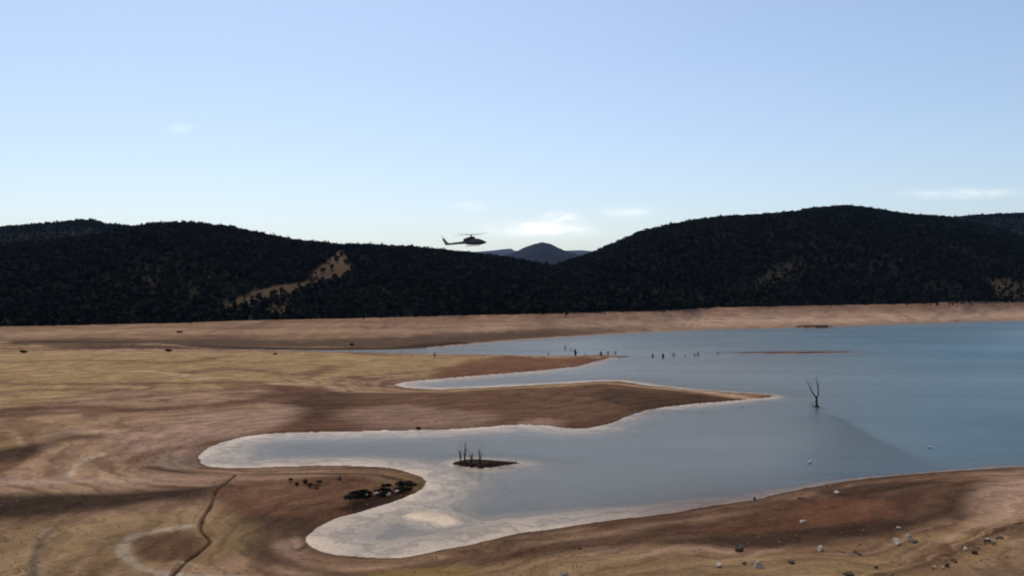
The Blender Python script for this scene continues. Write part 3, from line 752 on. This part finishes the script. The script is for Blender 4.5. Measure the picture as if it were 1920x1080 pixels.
# ---------------------------------------------------------------- dead trees and stumps
def dead_tree(name, loc, limbs, label, cat, group=None, twig=0, seed=1):
    """limbs: list of (points, radii); first is the trunk"""
    r = random.Random(seed); root = empty(name, loc)
    for i, (pts, rad) in enumerate(limbs):
        mb = MB().tube(pts, rad, 8)
        if i and twig:
            for t in range(twig):
                q = Vector(pts[-1 - (t % 2)]); d = Vector((r.uniform(-.5, .5), r.uniform(-.5, .5), r.uniform(.3, .9)))
                mb.tube([q, q + d * .5, q + d * r.uniform(.8, 1.2) + Vector((0, 0, .15))], [rad[-1] * .8, rad[-1] * .6, rad[-1] * .3], 5)
        mb.build("trunk" if i == 0 else "branch", M_DEAD, root, True)
    return tag(root, label, cat, group)
x, y = gp(1531, 764)
dead_tree("dead_tree", (x, y, 0), [
    ([(0, 0, -.8), (.02, 0, .4), (-.02, .05, 1.1), (.0, 0, 1.75)], [.26, .20, .18, .15]),
    ([(0, 0, 1.6), (-.45, .1, 2.2), (-.95, .1, 3.0), (-1.3, 0, 3.8), (-1.75, -.1, 4.7)], [.13, .105, .08, .055, .03]),
    ([(0, 0, 1.6), (.25, -.1, 2.3), (.22, -.1, 3.1), (.05, 0, 4.1), (-.15, .1, 5.0)], [.12, .10, .08, .055, .03]),
    ([(.22, -.1, 2.9), (.42, .2, 3.6), (.40, .3, 4.5)], [.06, .045, .02]),
    ([(-.95, .1, 3.0), (-.75, .3, 3.7), (-.8, .2, 4.3)], [.06, .04, .02]),
    ([(0, 0, .3), (-.5, .1, .18), (-.75, 0, -.2)], [.12, .09, .06]),
    ([(0, 0, .3), (.4, -.1, .1), (.7, 0, -.2)], [.12, .08, .05])],
    "bare forked dead tree standing alone in the grey-blue water", "dead tree", None, 2, 5)
for px, py, h, lean, lb in [(864, 866, 1.5, -.05, "leftmost and shorter of the bare snags on the mud islet"),
                            (871, 867, 2.4, .04, "tallest bare snag on the small mud islet"),
                            (883, 869, 1.25, .10, "shortest bare snag on the mud islet, between taller ones"),
                            (900, 870, 1.8, -.03, "rightmost bare snag on the small mud islet")]:
    x, y = gp(px, py, .2); r = random.Random(px)
    limbs = [([(0, 0, -.4), (lean * h * .5, 0, h * .5), (lean * h, 0, h)], [.11, .075, .03])]
    for q in range(4):
        z0 = h * r.uniform(.12, .7); s = r.choice((-1, 1)); ln = r.uniform(.18, .42)
        limbs.append(([(lean * z0, 0, z0), (lean * z0 + s * ln * .5, r.uniform(-.2, .2), z0 + ln * .8), (lean * z0 + s * ln * .7, r.uniform(-.3, .3), z0 + ln * 1.8)], [.04, .03, .012]))
    dead_tree("tree_snag", (x, y, .15), limbs, lb, "snag", "snags on the mud islet", 1, px)
r = random.Random(12)
for q in range(26):                                     # driftwood and roots heaped on the islet
    px = 856 + 108 * (q / 25) + r.uniform(-3, 3); py = 869 + 3.5 * math.sin((q / 25) * 3.14) + r.uniform(-2, 2)
    x, y = gp(px, py, .2); a = r.uniform(-.5, .5); L_ = r.uniform(.4, 1.0)
    mb = MB().tube([(-L_ * .5, 0, 0), (-.1 * L_, r.uniform(-.1, .1), .14), (.2 * L_, r.uniform(-.1, .1), .10), (L_ * .5, .05, r.uniform(.05, .45))], [.06, .075, .06, .025], 6)
    mb.tube([(-.1 * L_, 0, .1), (-.2 * L_, .1, .3 + r.uniform(0, .25))], [.04, .015], 5)
    o = mb.build("driftwood", M_DEAD, None, True); o.location = (x, y, .22); o.rotation_euler[2] = a
    tag(o, "dark piece of driftwood heaped along the small mud islet", "driftwood", "driftwood on the mud islet")

STUMPS = [(1028, 666, 6, "dark stump at the back edge of the spit, left of the tallest"), (1060, 656, 9, "taller thin snag standing in the water behind the spit"),
          (1070, 657, 5, "short snag in the water right behind the taller thin one"), (1079, 665, 11, "tallest dark stump on the back edge of the reddish spit"),
          (1098, 666, 4, "low stump on the spit just right of the tallest"), (1127, 667, 9, "broad dark stump near the tip of the reddish spit"),
          (1140, 666, 9, "dark stump at the very tip of the reddish spit"), (1154, 664, 8, "thin snag in the water just off the spit tip"),
          (1224, 670, 7, "left one of the two dark stumps out in open water"), (1243, 671, 9, "right and darkest of the two stumps out in open water"),
          (1263, 669, 9, "thin upright snag right of the two dark stumps"), (1285, 669, 6, "small faint snag left of the snag pair in open water"),
          (1302, 668, 7, "left of the close pair of faint snags in open water"), (1309, 668, 10, "right and taller of the close pair of faint snags in open water"),
          (1346, 665, 7, "lone faint snag left of the reddish shoal"), (815, 669, 9, "dark stump on the khaki flat by the creek mouth"),
          (773, 669, 4, "tiny stump on the khaki flat left of the creek mouth")]
for px, py, hp, lb in STUMPS:
    x, y, z = ground_at(px, py); h = hp * y / F; r = random.Random(px); wd = .10 if hp < 8 else .13
    if px in (1243, 1224, 1127, 1079): wd *= 2.2
    limbs = [([(0, 0, -.5), (r.uniform(-.1, .1), 0, h * .5), (r.uniform(-.15, .15), 0, h)], [wd * 1.3, wd, wd * .45])]
    for q in range(3):
        s = (-1, 1)[q % 2]; z0 = h * r.uniform(.1, .6); ln = h * r.uniform(.25, .5)
        limbs.append(([(0, 0, z0), (s * ln * .6, r.uniform(-.2, .2), z0 + ln * .4), (s * ln, r.uniform(-.3, .3), z0 + ln * .8)], [wd * .6, wd * .4, wd * .2]))
    dead_tree("tree_stump", (x, y, z - .05), limbs, lb, "stump", "drowned stumps around the spit", 0, px)

# ---------------------------------------------------------------- boulders
def rock(loc, sx, sy, sz, seed, mat, label, group, name="boulder"):
    bm = bmesh.new(); bmesh.ops.create_icosphere(bm, subdivisions=3, radius=1)
    r = random.Random(seed); cuts = [(Vector((r.gauss(0, 1), r.gauss(0, 1), r.gauss(0, .8))).normalized(), r.uniform(.42, .8)) for _ in range(11)]
    ph = [r.uniform(0, 6) for _ in range(6)]
    for v in bm.verts:
        for n, d in cuts:
            e = v.co.dot(n) - d
            if e > 0: v.co -= n * e
        v.co *= 1 + .05 * math.sin(v.co.x * 5 + ph[0]) * math.sin(v.co.y * 6 + ph[1]) + .03 * math.sin(v.co.z * 11 + ph[2])
        v.co = Vector((v.co.x * sx, v.co.y * sy, v.co.z * sz))
    me = bpy.data.meshes.new(name); bm.to_mesh(me); bm.free(); me.materials.append(mat)
    o = bpy.data.objects.new(name, me); COL.objects.link(o); o.location = loc; o.rotation_euler[2] = r.uniform(0, 6.28)
    return tag(o, label, 'rock', group)
ROCKS = [  # px, py of the base, width px, height px, pale?, label
    (1386, 1034, 17, 20, 0, "tall dark boulder standing alone on the near mud bank"),
    (1347, 1064, 13, 11, 1, "pale round rock left of the larger pale boulder by the bottom edge"),
    (1422, 1066, 19, 15, 1, "large pale boulder with a dark shadow side near the bottom edge"),
    (1397, 1058, 10, 6, 0, "small brown stone between two pale rocks at the bottom"),
    (1484, 1056, 20, 8, 0, "long flat brown rock right of the large pale boulder"),
    (1541, 1034, 13, 12, 1, "single pale round rock in the middle of the near bank"),
    (1604, 1038, 12, 6, 0, "flat dark rock right of the single pale round rock"),
    (1613, 1041, 8, 4, 0, "tiny dark stone touching the flat dark rock"),
    (1682, 1022, 16, 13, 1, "pale rock with black shadow left of the flat black rock"),
    (1714, 1018, 18, 8, 0, "flat black rock right of a pale rock on the near bank"),
    (1704, 1007, 8, 6, 1, "small pale stone just above the flat black rock"),
    (1687, 992, 10, 6, 1, "faint pale stone farthest up the near mud bank"),
    (1059, 1082, 15, 14, 1, "white rock cut off by the bottom edge of the picture"),
    (1590, 1079, 20, 9, 0, "brown rock at the bottom edge below the bank stones"),
    (1643, 1066, 9, 7, 0, "small reddish stone left of the rubble line"),
    (1668, 1081, 20, 9, 0, "dark rock at the bottom edge beside the rubble line"),
    (1506, 980, 12, 6, 1, "faint pale stone lying on the reddish mud patch"),
    (1415, 938, 7, 7, 0, "small dark stone standing at the near waterline"),
    (1505, 936, 14, 5, 0, "flat dark stone just above the near waterline"),
    (635, 900, 9, 9, 0, "small dark stone on the mud spit between the inlets"),
    (1570, 925, 14, 6, 1, "flat tan stone on the upper slope of the near bank")]
for i, (px, py, w, hgt, pale, lb) in enumerate(ROCKS):
    x, y, z = ground_at(px, py); m = y / F
    rock((x, y + w * m * .3, z + hgt * m * .22), w * m * .64, w * m * .56, hgt * m * .72, 60 + i, M_ROCK if pale else M_ROCKD, lb, "scattered rocks on the bank")
r = random.Random(5)
for i in range(26):
    t = r.random(); px = 1745 + 125 * t + r.uniform(-10, 10); py = 1066 - 52 * t + r.uniform(-9, 9)
    x, y, z = ground_at(px, py); s = r.uniform(.08, .22)
    rock((x, y, z + .14 + s * .1), s * 1.3, s, s * .8, 200 + i, M_ROCK if r.random() < .22 else M_ROCKD,
         "rough stone in the rubble line at the lower right corner", "rubble line stones", "rubble_stone")
for i in range(12):
    x, y, z = ground_at(1290 + r.uniform(-340, 600), r.uniform(1000, 1078)); s = r.uniform(.06, .13)
    rock((x, y, z + s * .3), s * 1.3, s, s * .7, 300 + i, M_ROCKD, "pebble sized brown stone strewn over the near bank", "strewn small stones", "small_stone")

# ---------------------------------------------------------------- dark shrubs at the spit between the inlets
r = random.Random(21)
for i in range(40):
    t = r.random() ** .8; px = 648 + 132 * t + r.uniform(-6, 6); py = 934 - 24 * t + r.uniform(-9, 9) * (1 - abs(t - .6))
    x, y, z = ground_at(px, py); s = r.uniform(.25, .55)
    tree_at("shrub", (x, y, z - .05), s, s * 2.6, "low black shrub in the dense clump at the mud spit's tip", "shrubs clumped on the mud spit", 500 + i, M_LEAF2, .075, 170)
for i, (px, py) in enumerate([(545, 903), (556, 910), (574, 906), (582, 914), (593, 916), (600, 908)]):
    x, y, z = ground_at(px, py); s = r.uniform(.4, .7)
    tree_at("shrub", (x, y, z - .05), s, s * 1.2, "sparse reddish brown shrub scattered left of the black shrub clump", "sparse shrubs on the mud spit", 540 + i, M_LEAF2, .07, 90)
for i, (px, py) in enumerate([(708, 926), (730, 928), (745, 922), (690, 930)]):
    x, y, z = ground_at(px, py)
    rock((x, y - .4, z + .15), .26, .2, .2, 340 + i, M_ROCK, "pale stone lying among the black shrubs of the mud spit", "stones among the shrubs", "small_stone")

# ---------------------------------------------------------------- gravel and dry weeds on the mud
def scatter(name, n, mat, label, cat, seed, kind):
    q = np.random.default_rng(seed); Yq = 1 / q.uniform(1 / 250., 1 / 56., n); uq = q.uniform(-.62, .62, n); xq = uq * Yq
    z, sdq, _ = ground_height(xq, Yq)
    clump = fbm(xq, Yq, 14, 4, seed); sel = (sdq > .5) & (clump + .25 * q.standard_normal(n) > .22) & (Yq < Ys_of(uq) - 4)
    V, Fc = [], []
    for x, y, zz in zip(xq[sel], Yq[sel], z[sel]):
        b = len(V)
        if kind == 'stone':
            a = abs(q.normal(.045, .03)) + .02; t = q.uniform(0, 6.28)
            for k in range(4): V.append((x + a * 1.2 * math.cos(t + k * 1.57), y + a * math.sin(t + k * 1.57), zz - .01))
            V.append((x + q.uniform(-.3, .3) * a, y, zz + a * q.uniform(.5, 1.0)))
            Fc += [(b + k, b + (k + 1) % 4, b + 4) for k in range(4)]
        else:
            hgt = q.uniform(.06, .2)
            for k in range(6):
                t = q.uniform(0, 6.28); dx, dy = math.cos(t) * hgt * .6, math.sin(t) * hgt * .6; b = len(V)
                V += [(x - .012, y, zz), (x + .012, y, zz), (x + dx, y + dy, zz + hgt * q.uniform(.6, 1))]; Fc.append((b, b + 1, b + 2))
    tag(mesh_obj(name, V, Fc, mat), label, cat, kind='stuff')
scatter("gravel", 14000, M_GRAVEL, "fine brown gravel strewn over the dry banks", "gravel", 611, 'stone')
scatter("dry_weeds", 14000, M_WEED, "dry sparse weeds growing over the dry banks", "weeds", 622, 'weed')

# ---------------------------------------------------------------- birds on the water
def bird(px, py, rz, label):
    x, y = gp(px, py); root = empty("water_bird", (x, y, 0), rz)
    b = MB().loft([(-.34, .16, .01, .01), (-.26, .15, .05, .04), (-.12, .12, .10, .09), (.05, .11, .12, .11), (.17, .13, .09, .09), (.24, .18, .05, .05)], 10, 2).build("body", M_BIRD, root, True)
    MB().tube([(.18, 0, .16), (.24, 0, .28), (.25, 0, .38)], [.05, .04, .035], 7).build("neck", M_BIRD, root, True)
    hd = MB().loft([(.19, .42, .01, .01), (.22, .42, .04, .045), (.27, .42, .045, .05), (.32, .41, .03, .03)], 9, 2).build("head", M_BIRD, root, True)
    MB().loft([(.31, .41, .018, .014), (.40, .395, .005, .005)], 6, 2).build("bill", M_BILL, hd)
    for s in (-1, 1):
        MB().prism([(-.36, .17), (-.1, .08), (.1, .09), (.12, .17), (-.05, .21)], s * .10, s * .125).build("wing", M_BIRD, root)
    tag(root, label, 'bird', 'white birds on the water')
bird(1518, 868, .6, "white bird floating on the grey water below the dead tree")
bird(1743, 840, 2.6, "white bird floating on the blue water nearer the right edge")
bird(1391, 764, -.5, "white bird at the pale shallows by the brown spit's tip")

# ---------------------------------------------------------------- helicopter
HD = 290.0
hx, hz = (874 - CX) / F * HD, CAMH + (HY - 452.5) / F * HD
heli = empty("helicopter", (hx, HD, hz)); heli.rotation_euler = (0, math.radians(-2.5), math.radians(6))
tag(heli, "dark helicopter flying low over the left hill's crest, nose to the right", "helicopter")
# x forward (right), z up; origin near the rear of the cabin
fus = MB().loft([(-.6, -.25, .35, .35), (-.2, -.25, .75, .62), (.6, -.2, 1.15, .9), (1.8, -.2, 1.25, 1.06), (3.2, -.22, 1.25, 1.06), (4.2, -.28, 1.18, 1.0), (5.1, -.42, .95, .78), (5.9, -.52, .62, .48), (6.5, -.55, .3, .22), (6.7, -.56, .1, .08)], 18, 3).build("fuselage", M_HELI, heli, True)
MB().loft([(3.95, .12, 1.0, .45), (4.5, .05, .98, .48), (5.1, -.12, .80, .38), (5.6, -.3, .5, .2)], 14, 3).build("windscreen", M_GLASS, fus, True)
for s in (-1, 1):
    dr = MB().prism([(1.1, -.95), (3.0, -.95), (3.0, .45), (1.1, .45)], s * 1.2, s * 1.275).build("cabin_door", M_HELI, fus)
    MB().prism([(1.25, -.1), (2.0, -.1), (2.0, .35), (1.25, .35)], s * 1.27, s * 1.29).build("window", M_GLASS, fus)
    MB().prism([(2.1, -.1), (2.9, -.1), (2.9, .35), (2.1, .35)], s * 1.27, s * 1.29).build("window", M_GLASS, fus)
    MB().prism([(3.25, -.2), (4.1, -.2), (3.95, .35), (3.25, .35)], s * 1.2, s * 1.27).build("cockpit_window", M_GLASS, fus)
cowl = MB().loft([(-.9, .35, .3, .22), (-.3, .55, .55, .42), (.6, .85, .72, .55), (1.7, 1.0, .72, .62), (2.6, .95, .62, .52), (3.1, .75, .4, .3)], 14, 2.8).build("engine_cowling", M_HELI, heli, True)
MB().tube([(-.2, .35, .75), (-.7, .45, .85)], [.2, .2], 10).build("exhaust", M_BLADE, cowl); MB().tube([(-.2, -.35, .75), (-.7, -.45, .85)], [.2, .2], 10).build("exhaust", M_BLADE, cowl)
boom = MB().loft([(.2, -.25, .7, .62), (-1.5, -.38, .50, .48), (-4.0, -.55, .38, .40), (-6.2, -.72, .30, .33), (-6.8, -.70, .2, .28)], 14, 2.2).build("tail_boom", M_HELI_G, heli, True)
MB().prism([(-5.3, -.5), (-6.8, -1.0), (-7.85, 1.1), (-7.1, 1.3), (-6.3, .15)], -.09, .09).build("tail_fin", M_HELI_G, heli)
for s in (-1, 1):
    MB().prism([(-4.9, -.6), (-4.1, -.6), (-4.2, -.52), (-4.8, -.52)], s * .2, s * 1.4).build("stabilizer", M_HELI_G, heli)
MB().tube([(1.7, 0, 1.3), (1.7, 0, 2.15)], [.42, .12], 10).build("rotor_mast", M_HELI, heli)
hub = MB().loft([(1.25, 2.1, .15, .08), (1.4, 2.12, .3, .14), (2.0, 2.12, .3, .14), (2.15, 2.1, .15, .08)], 12, 2).build("rotor_hub", M_BLADE, heli)
for q in range(4):
    b = MB().prism([(.35, -.03), (6.9, .10), (6.9, .13), (.35, .06)], -.18, .18).build("rotor_blade", M_BLADE, heli)
    b.location = (1.7, 0, 2.12); b.rotation_euler[2] = math.radians(52 + 90 * q)
tr = MB().tube([(-7.35, -.05, 1.05), (-7.35, -.35, 1.05)], [.08, .08], 8).build("tail_rotor_hub", M_BLADE, heli)
for q in range(2):
    b = MB().prism([(.08, -.08), (1.25, -.1), (1.25, .1), (.08, .08)], -.015, .015).build("tail_rotor_blade", M_BLADE, heli)
    b.location = (-7.35, -.3, 1.05); b.rotation_euler[1] = math.radians(65 + 180 * q)
for s in (-1, 1):
    MB().tube([(-.2, s * 1.25, -1.5), (3.6, s * 1.25, -1.53), (4.3, s * 1.25, -1.42), (4.65, s * 1.25, -1.25)], [.05, .05, .05, .04], 8).build("skid", M_BLADE, heli, True)
for xx in (.7, 2.9):
    MB().tube([(xx, -1.25, -1.51), (xx, -.95, -1.25), (xx, -.4, -1.1), (xx, .4, -1.1), (xx, .95, -1.25), (xx, 1.25, -1.51)], [.045] * 6, 8).build("cross_tube", M_BLADE, heli, True)

# ---------------------------------------------------------------- thin summer haze
bm = bmesh.new(); bmesh.ops.create_cube(bm, size=1)
top, bot = 760.0, -10.5
for v in bm.verts: v.co = Vector((v.co.x * 34000, v.co.y * 34000, bot if v.co.z < 0 else top))
me = bpy.data.meshes.new("haze"); bm.to_mesh(me); bm.free()
m, nt, out = mat_new("haze_air"); pv = nt.nodes.new("ShaderNodeVolumePrincipled")
pv.inputs['Color'].default_value = (.34, .54, 1, 1); pv.inputs['Density'].default_value = 1.8e-5; pv.inputs['Anisotropy'].default_value = .2
nt.links.new(pv.outputs[0], out.inputs['Volume']); me.materials.append(m)
hz_o = bpy.data.objects.new("haze", me); COL.objects.link(hz_o); tag(hz_o, "thin bluish summer haze over the valley", "haze", kind='stuff')
